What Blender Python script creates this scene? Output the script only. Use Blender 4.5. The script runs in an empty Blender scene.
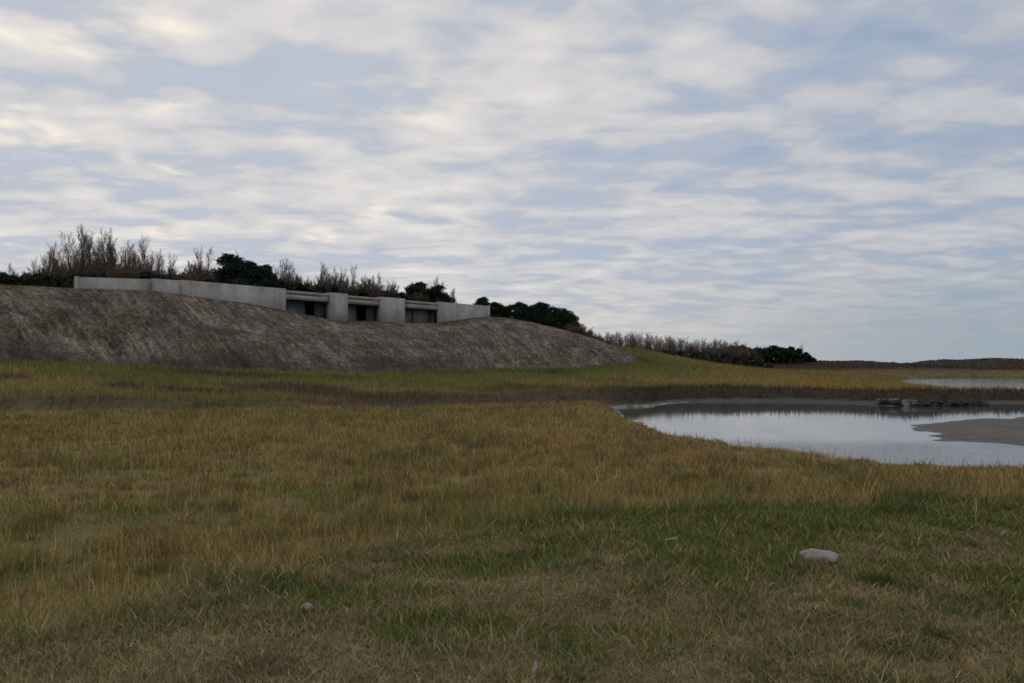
import bpy, math, random
import numpy as np

R = math.radians
scene = bpy.context.scene
COL = scene.collection
rng = np.random.default_rng(7)
random.seed(7)

F = 796.0            # focal length in pixels of a 1024 wide frame (28 mm on 36 mm)
EYE = 2.6
HOR = 366.0
WATER = -0.5

# ------------------------------------------------------------------ maths helpers
_T = np.random.default_rng(11).random((256, 256))


def vnoise(x, y, s=0):
    x = np.asarray(x, float) + 17.3 * s
    y = np.asarray(y, float) + 9.7 * s
    ix = np.floor(x).astype(np.int64)
    iy = np.floor(y).astype(np.int64)
    fx = x - ix
    fy = y - iy
    fx = fx * fx * fx * (fx * (fx * 6 - 15) + 10)
    fy = fy * fy * fy * (fy * (fy * 6 - 15) + 10)
    a = _T[ix & 255, iy & 255]
    b = _T[(ix + 1) & 255, iy & 255]
    c = _T[ix & 255, (iy + 1) & 255]
    d = _T[(ix + 1) & 255, (iy + 1) & 255]
    return (a * (1 - fx) + b * fx) * (1 - fy) + (c * (1 - fx) + d * fx) * fy


def fbm(x, y, s=0, o=4):
    t = 0
    a = 0.5
    n = 0
    x = np.asarray(x, float)
    y = np.asarray(y, float)
    for i in range(o):
        t = t + a * vnoise(x * 2 ** i, y * 2 ** i, s + i * 3)
        n += a
        a *= 0.5
    return t / n


def ss(a, b, x):
    t = np.clip((np.asarray(x, float) - a) / (np.asarray(b, float) - a), 0, 1)
    return t * t * (3 - 2 * t)


def lerp(a, b, t):
    return a + (b - a) * t


def seg_dist(px, py, pts, closed=False):
    d = np.full(px.shape, 1e9)
    n = len(pts)
    for i in range(n if closed else n - 1):
        ax, ay = pts[i]
        bx, by = pts[(i + 1) % n]
        vx, vy = bx - ax, by - ay
        t = np.clip(((px - ax) * vx + (py - ay) * vy) / (vx * vx + vy * vy), 0, 1)
        d = np.minimum(d, np.hypot(px - ax - t * vx, py - ay - t * vy))
    return d


def inside(px, py, pts):
    c = np.zeros(px.shape, bool)
    n = len(pts)
    for i in range(n):
        ax, ay = pts[i]
        bx, by = pts[(i + 1) % n]
        if ay == by:
            continue
        cond = ((ay > py) != (by > py)) & (px < (bx - ax) * (py - ay) / (by - ay) + ax)
        c ^= cond
    return c


def sdf(px, py, pts):           # positive outside
    d = seg_dist(px, py, pts, True)
    return np.where(inside(px, py, pts), -d, d)


def at(px, py, D):
    """world point that lies D metres ahead at that bearing and height"""
    return ((px - 512) / F * D, D, EYE + (HOR - py) / F * D)


# ------------------------------------------------------------------ layout of the land
POND = [(7.4, 58.3), (7.2, 52), (6.7, 45), (6.4, 38.3), (7.3, 31), (8.4, 26.9), (10.2, 24), (11.8, 21.9), (13.5, 20.9),
        (25, 17), (60, 12), (140, 10), (140, 64), (70, 65), (50, 66), (42, 66), (38, 65), (36.7, 62.5), (29, 61.5), (27.5, 66),
        (25, 68.5), (19.6, 69), (15.3, 68.5), (13, 66), (10.8, 61.5), (8.6, 60.0)]
LAGOON = [(85, 175), (70, 143), (62, 128), (53.5, 101), (54, 92), (50, 79.5), (75, 74), (300, 68), (420, 240), (140, 216), (106, 210)]
BAR = [(19.2, 39.8), (22, 43.5), (26.7, 47.2), (31.5, 48.8), (60, 52), (90, 50), (90, 28), (26, 29.5), (19.8, 31.0), (18.2, 32.2), (16.6, 33.2), (18.0, 34.6), (17.6, 36.0), (19.5, 37.3)]
CREEK = [(-90, 40), (-60, 43), (-33, 45.5), (-25, 46.5), (-12, 49.5), (0, 53.5), (5, 59)]

BX = [-200, -70, -43.7, -36.2, -28.6, -20.5, -11.5, -6.7, 0.9, 11.3, 19.4, 30, 45, 60, 120]
BY = [60, 64, 68, 70, 73, 77, 82, 86, 93, 102, 112, 118, 125, 130, 150]
BZ = [3.4, 3.2, 2.94, 2.5, 2.14, 1.83, 1.78, 1.84, 2.13, 2.5, 2.9, 2.2, 1.0, 0.7, 0.6]

KX = [-40, -8, -5, -3.1, -1.9, 0, 2.5, 6.4, 12, 40]
KY = [0, 0.4, 2.3, 4.3, 6.3, 8.3, 9.1, 9.2, 9.5, 9.8]


def knoll(x, y):              # metres inside (+) or outside (-) the trodden rise the camera stands on
    return np.interp(x, KX, KY) - y + (fbm(x * 0.9, y * 0.9, 5, 3) - 0.5) * 1.3


def far_side(x, y):
    yc = np.interp(x, [-90, -60, -33, -25, -12, 0, 5, 9, 14, 20, 60, 140], [40, 43, 45.5, 46.5, 49.5, 53.5, 59.0, 56, 50, 46, 40, 40])
    return y - yc


def water_dist(x, y):
    wob = (fbm(x * 0.35, y * 0.35, 21, 3) - 0.5) * 1.2 * ss(4, 30, np.hypot(x, y))
    dp = sdf(x, y, POND) + wob * 0.6
    dl = sdf(x, y, LAGOON) + wob * 3
    dc = seg_dist(x, y, CREEK) - lerp(1.3, 0.5, ss(-15, 0, x)) + wob * 0.8
    return dp, dl, dc


def height(x, y):
    x = np.asarray(x, float)
    y = np.asarray(y, float)
    r = np.hypot(x, y)
    k = knoll(x, y)
    # near marsh
    near = 0.02 + (fbm(x * 0.25, y * 0.25, 2, 3) - 0.5) * 0.22 + (fbm(x * 1.3, y * 1.3, 3, 3) - 0.5) * 0.10
    near = near + 0.97 * ss(-5.0, 0.6, k)
    # far marsh climbing to the foot of the mound
    yb = np.interp(x, BX, BY)
    zb = np.interp(x, BX, BZ)
    t = ss(26, 0, yb - y)
    low = lerp(0.52, 0.22, ss(30, 52, x)) * lerp(0.75, 1.0, ss(-10, 8, x)) + 0.34 * (fbm(x * 0.22, y * 0.12, 12, 3) - 0.5)
    far = lerp(low, zb, t) + (fbm(x * 0.12, y * 0.12, 4, 4) - 0.5) * 0.5
    # grassy hill right of and behind the mound
    hx = np.interp(x, [0, 17, 24, 28, 33.5, 39, 46.7, 56, 75], [6.8, 6.5, 5.4, 4.5, 3.2, 2.4, 1.7, 1.0, 0.5])
    hx = hx + (fbm(x * 0.10, y * 0.10, 8, 4) - 0.5) * 0.5
    far = lerp(far, hx, ss(106, 150, y) * ss(85, 60, x))
    # far dunes
    rdg = np.interp(x, [20, 97, 126, 140, 155, 167, 175, 186, 198, 206, 216, 260, 400], [3.0, 3.5, 3.6, 3.4, 3.1, 2.3, 3.3, 4.5, 5.0, 4.1, 3.4, 3.2, 3.0])
    dun = ss(236, 318, y) * (rdg - 0.55 + 2.4 * (fbm(x / 24.0, y / 60.0, 9, 3) - 0.5) + 1.5 * (fbm(x / 7.0, y / 16.0, 10, 3) - 0.5)) * ss(1500, 520, y) * lerp(1.0, 0.5, ss(338, 385, y))
    far = far + dun + 0.5 * ss(222, 262, y)
    fs = far_side(x, y)
    w = ss(-1.0, 1.0, fs)
    dp, dl, dc = water_dist(x, y)
    bank_near = np.minimum(ss(0.0, 1.6, dp), 0.15 + 0.85 * ss(0.0, 1.3, dc))
    wm = np.interp(x, [4, 11, 16, 60], [0.5, 0.8, 1.9, 2.4])
    bp = np.where(dp < wm, 0.22 * np.clip(dp / wm, 0, 1), 0.22 + 0.78 * ss(wm, wm + 1.7, dp))
    bank_far = np.minimum(bp, 0.15 + 0.85 * ss(0.0, 1.8, dc))
    bank_far = np.minimum(bank_far, 0.10 * np.clip(dl / 1.0, 0, 1) + 0.90 * ss(0.5, 9, dl))
    zn = lerp(WATER, near, bank_near)
    zf = lerp(WATER, far, bank_far)
    z = lerp(zn, zf, w)
    dw = np.minimum(dp, dl)
    z = np.where(dw < 0, WATER - 0.04 - np.minimum(-dw * 0.12, 0.7), z)
    db = -sdf(x, y, BAR) + (fbm(x * 0.5, y * 0.5, 31, 4) - 0.5) * 2.6
    bar = WATER - 0.10 + 0.22 * ss(-1.5, 3.0, db) + (fbm(x * 0.25, y * 0.6, 33, 4) - 0.5) * 0.10
    z = np.where((dp < -0.2), np.maximum(z, np.where(db > -3, bar, -9)), z)
    # little ripples of turf near the camera
    z = z + (fbm(x * 4.0, y * 4.0, 6, 3) - 0.5) * 0.07 * ss(14, 8, r) * ss(-0.3, 0.2, z)
    return z


def c3(*v):
    return np.array(v, float)


GOLD = c3(0.330, 0.228, 0.080)
GOLD2 = c3(0.355, 0.238, 0.092)
OLIVE = c3(0.200, 0.172, 0.056)
GREEN = c3(0.135, 0.172, 0.042)
DGREEN = c3(0.072, 0.092, 0.026)
STRAW = c3(0.430, 0.325, 0.160)
BROWN = c3(0.175, 0.118, 0.060)
SEDGE = c3(0.118, 0.086, 0.066)
MUD = c3(0.118, 0.100, 0.083)
SOIL = c3(0.110, 0.082, 0.058)


def mixc(a, b, t):
    return a + (b - a) * t[..., None]


def zones(x, y):
    """zone weights of the land: cover colour, cover height, wetness"""
    x = np.asarray(x, float)
    y = np.asarray(y, float)
    n = x.shape
    one = np.ones(n)
    big = fbm(x * 0.11, y * 0.16, 41, 4)
    med = fbm(x * 0.55, y * 0.75, 42, 4)
    sml = fbm(x * 2.2, y * 2.2, 43, 3)
    k = knoll(x, y)
    fs = far_side(x, y)
    dp, dl, dc = water_dist(x, y)
    # --- golden marsh
    c = mixc(GOLD * one[..., None], GOLD2 * one[..., None], ss(0.35, 0.65, big))
    left = 1.25 * ss(3.0, -7.0, x) * ss(34, 16, y) + 0.35 * ss(18, 40, y)
    c = mixc(c, OLIVE, np.clip(ss(0.46, 0.68, med) * 0.6 + left * 0.40, 0, 1))
    c = mixc(c, GREEN, ss(0.56, 0.72, fbm(x * 0.5, y * 0.7, 44, 4)) * 0.65 * ss(28, 12, y))
    c = mixc(c, BROWN, ss(0.60, 0.70, sml) * 0.75 * ss(5, 9, y))
    h = 0.24 + 0.10 * ss(0.35, 0.7, med) - 0.09 * left
    h = h * (0.35 + 0.85 * sml)
    # --- far side of the creek
    cf = mixc(OLIVE * one[..., None] * 1.05, GOLD * 0.9, ss(0.42, 0.60, fbm(x * 0.08, y * 0.2, 45, 4)))
    yb = np.interp(x, BX, BY)
    cf = mixc(cf, GREEN * 0.9, ss(15, 6, yb - y) * (0.35 + 0.5 * ss(0.4, 0.6, big)) * ss(-60, -20, x) * ss(40, 15, x))
    cf = mixc(cf, SEDGE * 0.75, ss(0.60, 0.68, fbm(x * 0.10 + 3, y * 0.30, 46, 3)) * 0.8 * ss(25, 10, x))
    cf = mixc(cf, GOLD * 0.95, ss(12, 30, x) * ss(110, 85, y) * 0.7)
    cf = mixc(cf, c3(0.23, 0.165, 0.08), ss(100, 190, y) * 0.8)
    cf = mixc(cf, c3(0.074, 0.048, 0.032), ss(240, 266, y))
    cf = mixc(cf, c3(0.060, 0.058, 0.036), ss(285, 325, y) * (0.35 + 0.65 * ss(0.40, 0.6, fbm(x / 22.0, y / 60.0, 47, 3))))
    hf = 0.34 * (0.6 + 0.8 * sml)
    # dark creek bank; pond's far bank with its shadow put into the colour
    dd = np.minimum(dc, dp) + (fbm(x * 0.3, y * 0.3, 49, 3) - 0.5) * 2.5
    bank = ss(0.2, 1.0, dd) * ss(4.6, 2.2, dd) * ss(24, 8, x)
    bank = np.maximum(bank, ss(0.4, 0.9, dp) * ss(7.0, 4.6, dp) * 0.95)
    cf = mixc(cf, SEDGE * lerp(1.15, 0.5, ss(4, 12, x))[..., None], bank * lerp(0.15 + 0.7 * ss(0.38, 0.60, fbm(x * 0.16, y * 0.4, 48, 4)), 0.92, ss(4, 12, x)))
    w = ss(-0.6, 0.6, fs)
    cc = mixc(c, cf, w)
    hh = lerp(h, hf, w)
    # --- short turf on the rise
    g = 0.85 * ss(0.34, 0.66, 0.6 * fbm(x * 0.9, y * 1.1, 51, 4) + 0.4 * fbm(x * 3.1, y * 3.6, 54, 3) + 0.20 * ss(3.8, 0.8, k) * ss(-2.0, 0.5, x) - 0.10 * ss(-0.5, -3, x) - 0.05 * ss(6.5, 4.5, y))
    ct = mixc(lerp(STRAW, SOIL, 0.45) * one[..., None], GREEN * 0.95, g)
    ct = mixc(ct, DGREEN, ss(0.52, 0.68, fbm(x * 2.0, y * 2.0, 52, 3)) * 0.5 * g)
    ct = mixc(ct, SOIL * 1.1, ss(0.58, 0.72, fbm(x * 1.4, y * 1.4, 53, 3)) * 0.8 * (1 - g))
    ht = 0.022 + 0.026 * g + 0.022 * sml
    kt = ss(-0.9, 0.5, k)
    cc = mixc(cc, ct, kt)
    hh = lerp(hh, ht, kt)
    # --- mud
    wet = ss(0.35, 0.0, dp)
    wm = np.interp(x, [4, 11, 16, 60], [0.5, 0.8, 1.9, 2.4])
    mudf = np.where(fs > 0, ss(wm, wm * 0.8, dp), ss(0.5, 0.1, dp))
    mudc = ss(0.7, 0.1, dc)
    mud = np.maximum(np.maximum(mudf, mudc), ss(1.2, 0.2, dl))
    cc = mixc(cc, MUD * (0.75 + 0.5 * fbm(x * 0.6, y * 1.2, 55, 4))[..., None], mud)
    hh = hh * (1 - mud)
    wet = np.clip(mud * (0.12 + 0.75 * ss(0.5, 0.15, np.minimum(dp, dc)) * ss(19, 12, x)), 0, 1)
    return cc, hh, wet, kt, bank, g


# ------------------------------------------------------------------ mesh helpers
def mesh_np(name, V, faces, smooth=True, col=None, uv=None):
    me = bpy.data.meshes.new(name)
    V = np.ascontiguousarray(V, np.float32)
    me.vertices.add(len(V))
    me.vertices.foreach_set('co', V.ravel())
    fl = [np.asarray(f, np.int32) for f in faces if len(f)]
    nl = sum(f.size for f in fl)
    nf = sum(len(f) for f in fl)
    me.loops.add(nl)
    me.polygons.add(nf)
    li = np.concatenate([f.ravel() for f in fl])
    tot = np.concatenate([np.full(len(f), f.shape[1], np.int32) for f in fl])
    st = np.concatenate([[0], np.cumsum(tot)[:-1]]).astype(np.int32)
    me.loops.foreach_set('vertex_index', li)
    me.polygons.foreach_set('loop_start', st)
    me.polygons.foreach_set('loop_total', tot)
    if smooth:
        me.polygons.foreach_set('use_smooth', np.ones(nf, bool))
    me.update(calc_edges=True)
    if col is not None:
        a = me.attributes.new('Col', 'FLOAT_COLOR', 'POINT')
        c4 = np.ones((len(V), 4), np.float32)
        c4[:, :col.shape[1]] = col
        a.data.foreach_set('color', c4.ravel())
    if uv is not None:
        a = me.attributes.new('Flat', 'FLOAT_VECTOR', 'POINT')
        a.data.foreach_set('vector', np.ascontiguousarray(uv, np.float32).ravel())
    return me


def link(name, me, mat, parent=None, loc=None):
    o = bpy.data.objects.new(name, me)
    COL.objects.link(o)
    if mat and not me.materials:
        me.materials.append(mat)
    if parent:
        o.parent = parent
    if loc:
        o.location = loc
    return o


def tag(o, label=None, cat=None, group=None, kind=None):
    if label:
        o['label'] = label
    if cat:
        o['category'] = cat
    if group:
        o['group'] = group
    if kind:
        o['kind'] = kind
    return o


def empty(name, loc, rz=0.0, sc=1.0):
    o = bpy.data.objects.new(name, None)
    COL.objects.link(o)
    o.empty_display_size = 0.2
    o.location = loc
    o.rotation_euler = (0, 0, rz)
    o.scale = (sc, sc, sc) if not hasattr(sc, '__len__') else sc
    return o


def grid_faces(nr, nc, wrap=False):
    i = np.arange(nr - 1)[:, None]
    j = np.arange(nc if wrap else nc - 1)[None, :]
    a = i * nc + j
    b = i * nc + (j + 1) % nc
    return np.stack([a, b, b + nc, a + nc], -1).reshape(-1, 4)


# ------------------------------------------------------------------ materials
def newmat(name):
    m = bpy.data.materials.new(name)
    m.use_nodes = True
    nt = m.node_tree
    for n in list(nt.nodes):
        nt.nodes.remove(n)
    return m, nt


class N:
    def __init__(s, nt):
        s.nt = nt

    def __call__(s, t, ins=None, **kw):
        n = s.nt.nodes.new(t)
        for k, v in kw.items():
            setattr(n, k, v)
        for k, v in (ins or {}).items():
            sock = n.inputs[k]
            if hasattr(v, 'is_output') or isinstance(v, bpy.types.NodeSocket):
                s.nt.links.new(v, sock)
            else:
                sock.default_value = v
        return n

    def math(s, op, a, b=0.0, c=0.0, clamp=False):
        n = s('ShaderNodeMath', {0: a, 1: b, 2: c}, operation=op)
        n.use_clamp = clamp
        return n.outputs[0]

    def mix(s, f, a, b, bt='MIX'):
        n = s('ShaderNodeMix', data_type='RGBA', blend_type=bt)
        for k, v in ((0, f), (6, a), (7, b)):
            if isinstance(v, bpy.types.NodeSocket):
                s.nt.links.new(v, n.inputs[k])
            else:
                n.inputs[k].default_value = v if not isinstance(v, tuple) or len(v) == 4 else (*v, 1)
        return n.outputs[2]

    def noise(s, vec, scale, detail=4, rough=0.5, dist=0.0):
        n = s('ShaderNodeTexNoise', {'Scale': scale, 'Detail': detail, 'Roughness': rough, 'Distortion': dist})
        if vec is not None:
            s.nt.links.new(vec, n.inputs['Vector'])
        return n.outputs[0]

    def ramp(s, f, stops, interp='LINEAR'):
        n = s('ShaderNodeValToRGB')
        s.nt.links.new(f, n.inputs[0])
        cr = n.color_ramp
        cr.interpolation = interp
        while len(cr.elements) < len(stops):
            cr.elements.new(0.5)
        for e, (p, c) in zip(cr.elements, stops):
            e.position = p
            e.color = (*c, 1) if len(c) == 3 else c
        return n.outputs[0]

    def mapr(s, f, a, b, c, d, it='SMOOTHSTEP'):
        n = s('ShaderNodeMapRange', {0: f, 1: a, 2: b, 3: c, 4: d}, interpolation_type=it)
        return n.outputs[0]


def finish(nt, shader, disp=None):
    o = nt.nodes.new('ShaderNodeOutputMaterial')
    nt.links.new(shader, o.inputs[0])


def mat_ground():
    m, nt = newmat('ground_cover')
    n = N(nt)
    at_ = n('ShaderNodeAttribute', attribute_name='Col')
    tc = n('ShaderNodeTexCoord').outputs['Object']
    n1 = n.noise(tc, 2.2, 8, 0.65)
    n2 = n.noise(tc, 14.0, 6, 0.7)
    v = n.math('ADD', n.math('MULTIPLY', n1, 0.9), n.math('MULTIPLY', n2, 0.7))
    v = n.math('MULTIPLY_ADD', v, 0.9, 0.28)
    colr = n.mix(1.0, at_.outputs['Color'], n('ShaderNodeCombineColor', {0: v, 1: v, 2: v}).outputs[0], 'MULTIPLY')
    wet = at_.outputs['Alpha']
    rough = n.mapr(wet, 0, 1, 0.95, 0.32)
    hgt = n.math('ADD', n.noise(tc, 6, 8, 0.7), n.math('MULTIPLY', n2, 0.5))
    b = n('ShaderNodeBump', {'Strength': n.mapr(wet, 0, 1, 0.9, 0.25), 'Distance': 0.06, 'Height': hgt})
    p = n('ShaderNodeBsdfPrincipled', {'Base Color': colr, 'Roughness': rough, 'Normal': b.outputs[0],
                                       'Specular IOR Level': n.mapr(wet, 0, 1, 0.1, 0.6)})
    finish(nt, p.outputs[0])
    return m


def mat_blade(name, trans=0.35):
    m, nt = newmat(name)
    n = N(nt)
    at_ = n('ShaderNodeAttribute', attribute_name='Col')
    d = n('ShaderNodeBsdfDiffuse', {'Color': at_.outputs['Color']})
    t = n('ShaderNodeBsdfTranslucent', {'Color': at_.outputs['Color']})
    mx = n('ShaderNodeMixShader', {0: trans, 1: d.outputs[0], 2: t.outputs[0]})
    finish(nt, mx.outputs[0])
    return m


def mat_soil():
    m, nt = newmat('bulldozed_soil')
    n = N(nt)
    fl = n('ShaderNodeAttribute', attribute_name='Flat').outputs['Vector']   # metres along, metres up the slope
    sp = n('ShaderNodeSeparateXYZ', {0: fl})
    u_, v_ = sp.outputs[0], sp.outputs[1]

    def lin(a, b):
        return n.math('ADD', n.math('MULTIPLY', u_, a), n.math('MULTIPLY', v_, b))

    def coord(p, q, z=0.0):
        return n('ShaderNodeCombineXYZ', {0: p, 1: q, 2: z}).outputs[0]
    # tracks of the machine run down the slope, a little to the right; across a track 0.97u+0.24v
    streak = n.noise(coord(lin(0.80, 0.20), lin(-0.02, 0.085)), 1.0, 6, 0.6, 0.5)
    tread = n.noise(coord(lin(3.6, 0.9), lin(-0.06, 0.28)), 1.0, 4, 0.6, 0.4)
    patch = n.noise(coord(lin(0.30, 0), lin(0, 0.10), 3.0), 1.0, 7, 0.65, 0.5)
    clod = n.noise(coord(lin(2.6, 0), lin(0, 1.1), 7.0), 1.0, 7, 0.72)
    band = n.noise(coord(lin(0.05, 0), lin(0, 0.45), 9.0), 1.0, 5, 0.6, 0.4)
    f = n.math('ADD', n.math('ADD', n.math('MULTIPLY', streak, 0.22), n.math('MULTIPLY', tread, 0.24)), n.math('ADD', n.math('MULTIPLY', patch, 0.20), n.math('MULTIPLY', clod, 0.34)))
    c = n.ramp(f, [(0.41, (0.026, 0.018, 0.011)), (0.475, (0.092, 0.067, 0.047)), (0.53, (0.178, 0.135, 0.098)), (0.60, (0.340, 0.272, 0.207))])
    c = n.mix(n.mapr(band, 0.50, 0.64, 0, 0.55), c, (0.066, 0.046, 0.029, 1))
    at_ = n('ShaderNodeAttribute', attribute_name='Col')
    sx = n('ShaderNodeSeparateColor', {0: at_.outputs['Color']})
    c = n.mix(sx.outputs[0], c, (0.040, 0.027, 0.022, 1))                    # dark damp foot of the slope
    c = n.mix(sx.outputs[1], c, (0.10, 0.088, 0.036, 1))                     # grass creeping in
    hgt = n.math('ADD', n.math('MULTIPLY', streak, 1.4), n.math('ADD', n.math('MULTIPLY', clod, 0.8), patch))
    b = n('ShaderNodeBump', {'Strength': 1.0, 'Distance': 0.45, 'Height': hgt})
    p = n('ShaderNodeBsdfPrincipled', {'Base Color': c, 'Roughness': 0.95, 'Normal': b.outputs[0], 'Specular IOR Level': 0.1})
    finish(nt, p.outputs[0])
    return m


def mat_water():
    m, nt = newmat('still_water')
    n = N(nt)
    tc = n('ShaderNodeTexCoord').outputs['Object']
    mp = n('ShaderNodeMapping', {'Vector': tc, 'Scale': (1.0, 2.2, 1), 'Rotation': (0, 0, R(12))})
    w1 = n.noise(mp.outputs[0], 0.7, 4, 0.5)
    w2 = n.noise(mp.outputs[0], 4.0, 3, 0.5)
    # livelier water in the shallow run between the bar and the near bank
    sx = n('ShaderNodeSeparateXYZ', {0: tc})
    run = n.math('MULTIPLY', n.mapr(sx.outputs[1], 36.5, 30, 0.0, 1.0), n.mapr(sx.outputs[1], 18, 22, 0.0, 1.0))
    h = n.math('ADD', n.math('MULTIPLY', w1, 0.7), n.math('MULTIPLY', w2, n.math('MULTIPLY_ADD', run, 1.5, 0.10)))
    b = n('ShaderNodeBump', {'Strength': n.math('MULTIPLY_ADD', run, 0.16, n.mapr(sx.outputs[1], 70, 85, 0.03, 0.40)), 'Distance': 0.05, 'Height': h})
    p = n('ShaderNodeBsdfPrincipled', {'Base Color': (0.065, 0.063, 0.055, 1), 'Roughness': 0.05, 'IOR': 1.6,
                                       'Specular IOR Level': 0.75, 'Normal': b.outputs[0]})
    finish(nt, p.outputs[0])
    return m


def mat_concrete():
    m, nt = newmat('board_marked_concrete')
    n = N(nt)
    tc = n('ShaderNodeTexCoord').outputs['Object']     # building's own axes: X along the facade
    sx = n('ShaderNodeSeparateXYZ', {0: tc})
    mp = n('ShaderNodeMapping', {'Vector': tc, 'Scale': (2.2, 2.2, 0.22)})
    streak = n.noise(mp.outputs[0], 1.0, 6, 0.6)
    blot = n.noise(tc, 0.45, 6, 0.6)
    seg = n.math('FRACT', n.math('MULTIPLY', sx.outputs[0], 0.42))
    joint = n.math('LESS_THAN', seg, 0.03)
    pnl = n.math('FRACT', n.math('MULTIPLY', n.math('SINE', n.math('MULTIPLY', n.math('FLOOR', n.math('MULTIPLY', sx.outputs[0], 0.42)), 91.7)), 43.7))
    f = n.math('ADD', n.math('MULTIPLY', streak, 0.28), n.math('MULTIPLY', blot, 0.72))
    c = n.ramp(f, [(0.33, (0.190, 0.168, 0.143)), (0.5, (0.290, 0.264, 0.230)), (0.67, (0.370, 0.342, 0.304))])
    k = n.math('MULTIPLY_ADD', pnl, 0.10, 0.94)
    c = n.mix(1.0, c, n('ShaderNodeCombineColor', {0: k, 1: k, 2: k}).outputs[0], 'MULTIPLY')
    c = n.mix(n.math('MULTIPLY', joint, 0.35), c, (0.11, 0.10, 0.09, 1))
    hgt = n.math('SUBTRACT', n.noise(tc, 8, 6, 0.6), n.math('MULTIPLY', joint, 0.6))
    b = n('ShaderNodeBump', {'Strength': 0.5, 'Distance': 0.03, 'Height': hgt})
    p = n('ShaderNodeBsdfPrincipled', {'Base Color': c, 'Roughness': 0.9, 'Normal': b.outputs[0], 'Specular IOR Level': 0.25})
    finish(nt, p.outputs[0])
    return m


def mat_plain(name, col, rough=0.9, var=0.35, scale=3.0, bump=0.3, spec=0.2, dist=0.03):
    m, nt = newmat(name)
    n = N(nt)
    tc = n('ShaderNodeTexCoord').outputs['Object']
    f = n.noise(tc, scale, 7, 0.65)
    c = n.ramp(f, [(0.25, tuple(v * (1 - var) for v in col)), (0.75, tuple(v * (1 + var) for v in col))])
    b = n('ShaderNodeBump', {'Strength': bump, 'Distance': dist, 'Height': n.noise(tc, scale * 4, 6, 0.65)})
    p = n('ShaderNodeBsdfPrincipled', {'Base Color': c, 'Roughness': rough, 'Normal': b.outputs[0], 'Specular IOR Level': spec})
    finish(nt, p.outputs[0])
    return m


M_GROUND = mat_ground()
M_BLADE = mat_blade('grass_blade')
M_SOIL = mat_soil()
M_WATER = mat_water()
M_CONC = mat_concrete()
M_BARK = mat_plain('grey_brown_bark', (0.075, 0.058, 0.045), var=0.5, scale=4)
M_TWIG = mat_plain('purple_brown_twig', (0.150, 0.104, 0.078), var=0.4, scale=1.5, bump=0)
M_RTWIG = mat_plain('russet_twig', (0.155, 0.100, 0.062), var=0.45, scale=1.2, bump=0)
M_NEEDLE = mat_plain('pine_needle', (0.026, 0.040, 0.022), var=0.6, scale=1.3, bump=0)
M_EVER = mat_plain('evergreen_leaf', (0.030, 0.034, 0.018), var=0.6, scale=1.3, bump=0)
M_SCRUB = mat_plain('dune_scrub', (0.045, 0.042, 0.028), var=0.6, scale=1.0, bump=0)
M_STONE = mat_plain('pinkish_stone', (0.300, 0.245, 0.200), var=0.45, scale=11, bump=0.6)
M_PEBBLE = mat_plain('pale_stone', (0.27, 0.24, 0.20), var=0.4, scale=30, bump=0.5)
M_ROCK = mat_plain('dark_rock', (0.045, 0.040, 0.035), rough=0.85, var=0.6, scale=2.5, bump=0.8, spec=0.1)
M_ROCK2 = mat_plain('grey_rock', (0.15, 0.135, 0.12), rough=0.9, var=0.45, scale=2.5, bump=0.8)
M_STICK = mat_plain('bleached_wood', (0.42, 0.37, 0.28), var=0.25, scale=30, bump=0.4)
M_FRAME = mat_plain('dark_metal', (0.035, 0.038, 0.042), rough=0.5, var=0.1, spec=0.4)
M_ROOM = mat_plain('dim_interior', (0.12, 0.11, 0.10), var=0.3, scale=1)
M_PANEL = mat_plain('slate_blue_panel', (0.050, 0.060, 0.078), rough=0.5, var=0.15, scale=1.0, spec=0.5)
M_GREYP = mat_plain('grey_board_panel', (0.105, 0.094, 0.083), rough=0.8, var=0.2, scale=1.5)
M_DARK = mat_plain('dark_board', (0.045, 0.040, 0.036), rough=0.7, var=0.2)
M_FEATHER = mat_plain('white_feather', (0.36, 0.33, 0.29), var=0.15, scale=40, bump=0.2)
M_HUT = mat_plain('pale_render', (0.50, 0.46, 0.42), var=0.1)
M_TILE = mat_plain('dark_roof_tile', (0.07, 0.06, 0.055), var=0.3)


def mat_glass():
    m, nt = newmat('window_glass')
    n = N(nt)
    p = n('ShaderNodeBsdfPrincipled', {'Base Color': (0.055, 0.066, 0.082, 1), 'Roughness': 0.05, 'IOR': 1.5})
    finish(nt, p.outputs[0])
    return m


M_GLASS = mat_glass()

# ------------------------------------------------------------------ ground sheet
a_front = np.linspace(R(-56), R(56), 700)
a_back = np.linspace(R(56), R(304), 120)[1:-1]
ang = np.concatenate([a_front, a_back])
rad = np.concatenate([[0.02, 0.4], np.geomspace(0.8, 120, 420), np.geomspace(122, 500, 110)[0:], np.geomspace(520, 4000, 24)])
RR, AA = np.meshgrid(rad, ang, indexing='ij')
GX = (RR * np.sin(AA)).ravel()
GY = (RR * np.cos(AA)).ravel()
GZ = height(GX, GY)
gc, gh, gw, gk, gb, gg = zones(GX, GY)
gcol = np.concatenate([gc * lerp(0.55, 1.0, np.maximum(gw, gk * 0.75))[:, None], gw[:, None]], 1)
# the bar's mud
dbar = sdf(GX, GY, POND)
inp = (dbar < 0) & (GZ > WATER - 0.3)
mudv = (0.72 + 0.5 * fbm(GX * 0.3, GY * 0.8, 71, 4))[:, None]
gcol[inp, :3] = (MUD * 1.05 * mudv)[inp]
edge = ss(WATER + 0.09, WATER - 0.01, GZ + (fbm(GX * 1.5, GY * 3.0, 72, 4) - 0.5) * 0.10)
gcol[inp, :3] *= (1 - 0.5 * edge[inp])[:, None]
gcol[inp, 3] = 0.10 + 0.45 * edge[inp]
me = mesh_np('ground', np.stack([GX, GY, GZ], 1), [grid_faces(len(rad), len(ang), True)], col=gcol)
ground = tag(link('ground', me, M_GROUND), kind='structure')

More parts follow.
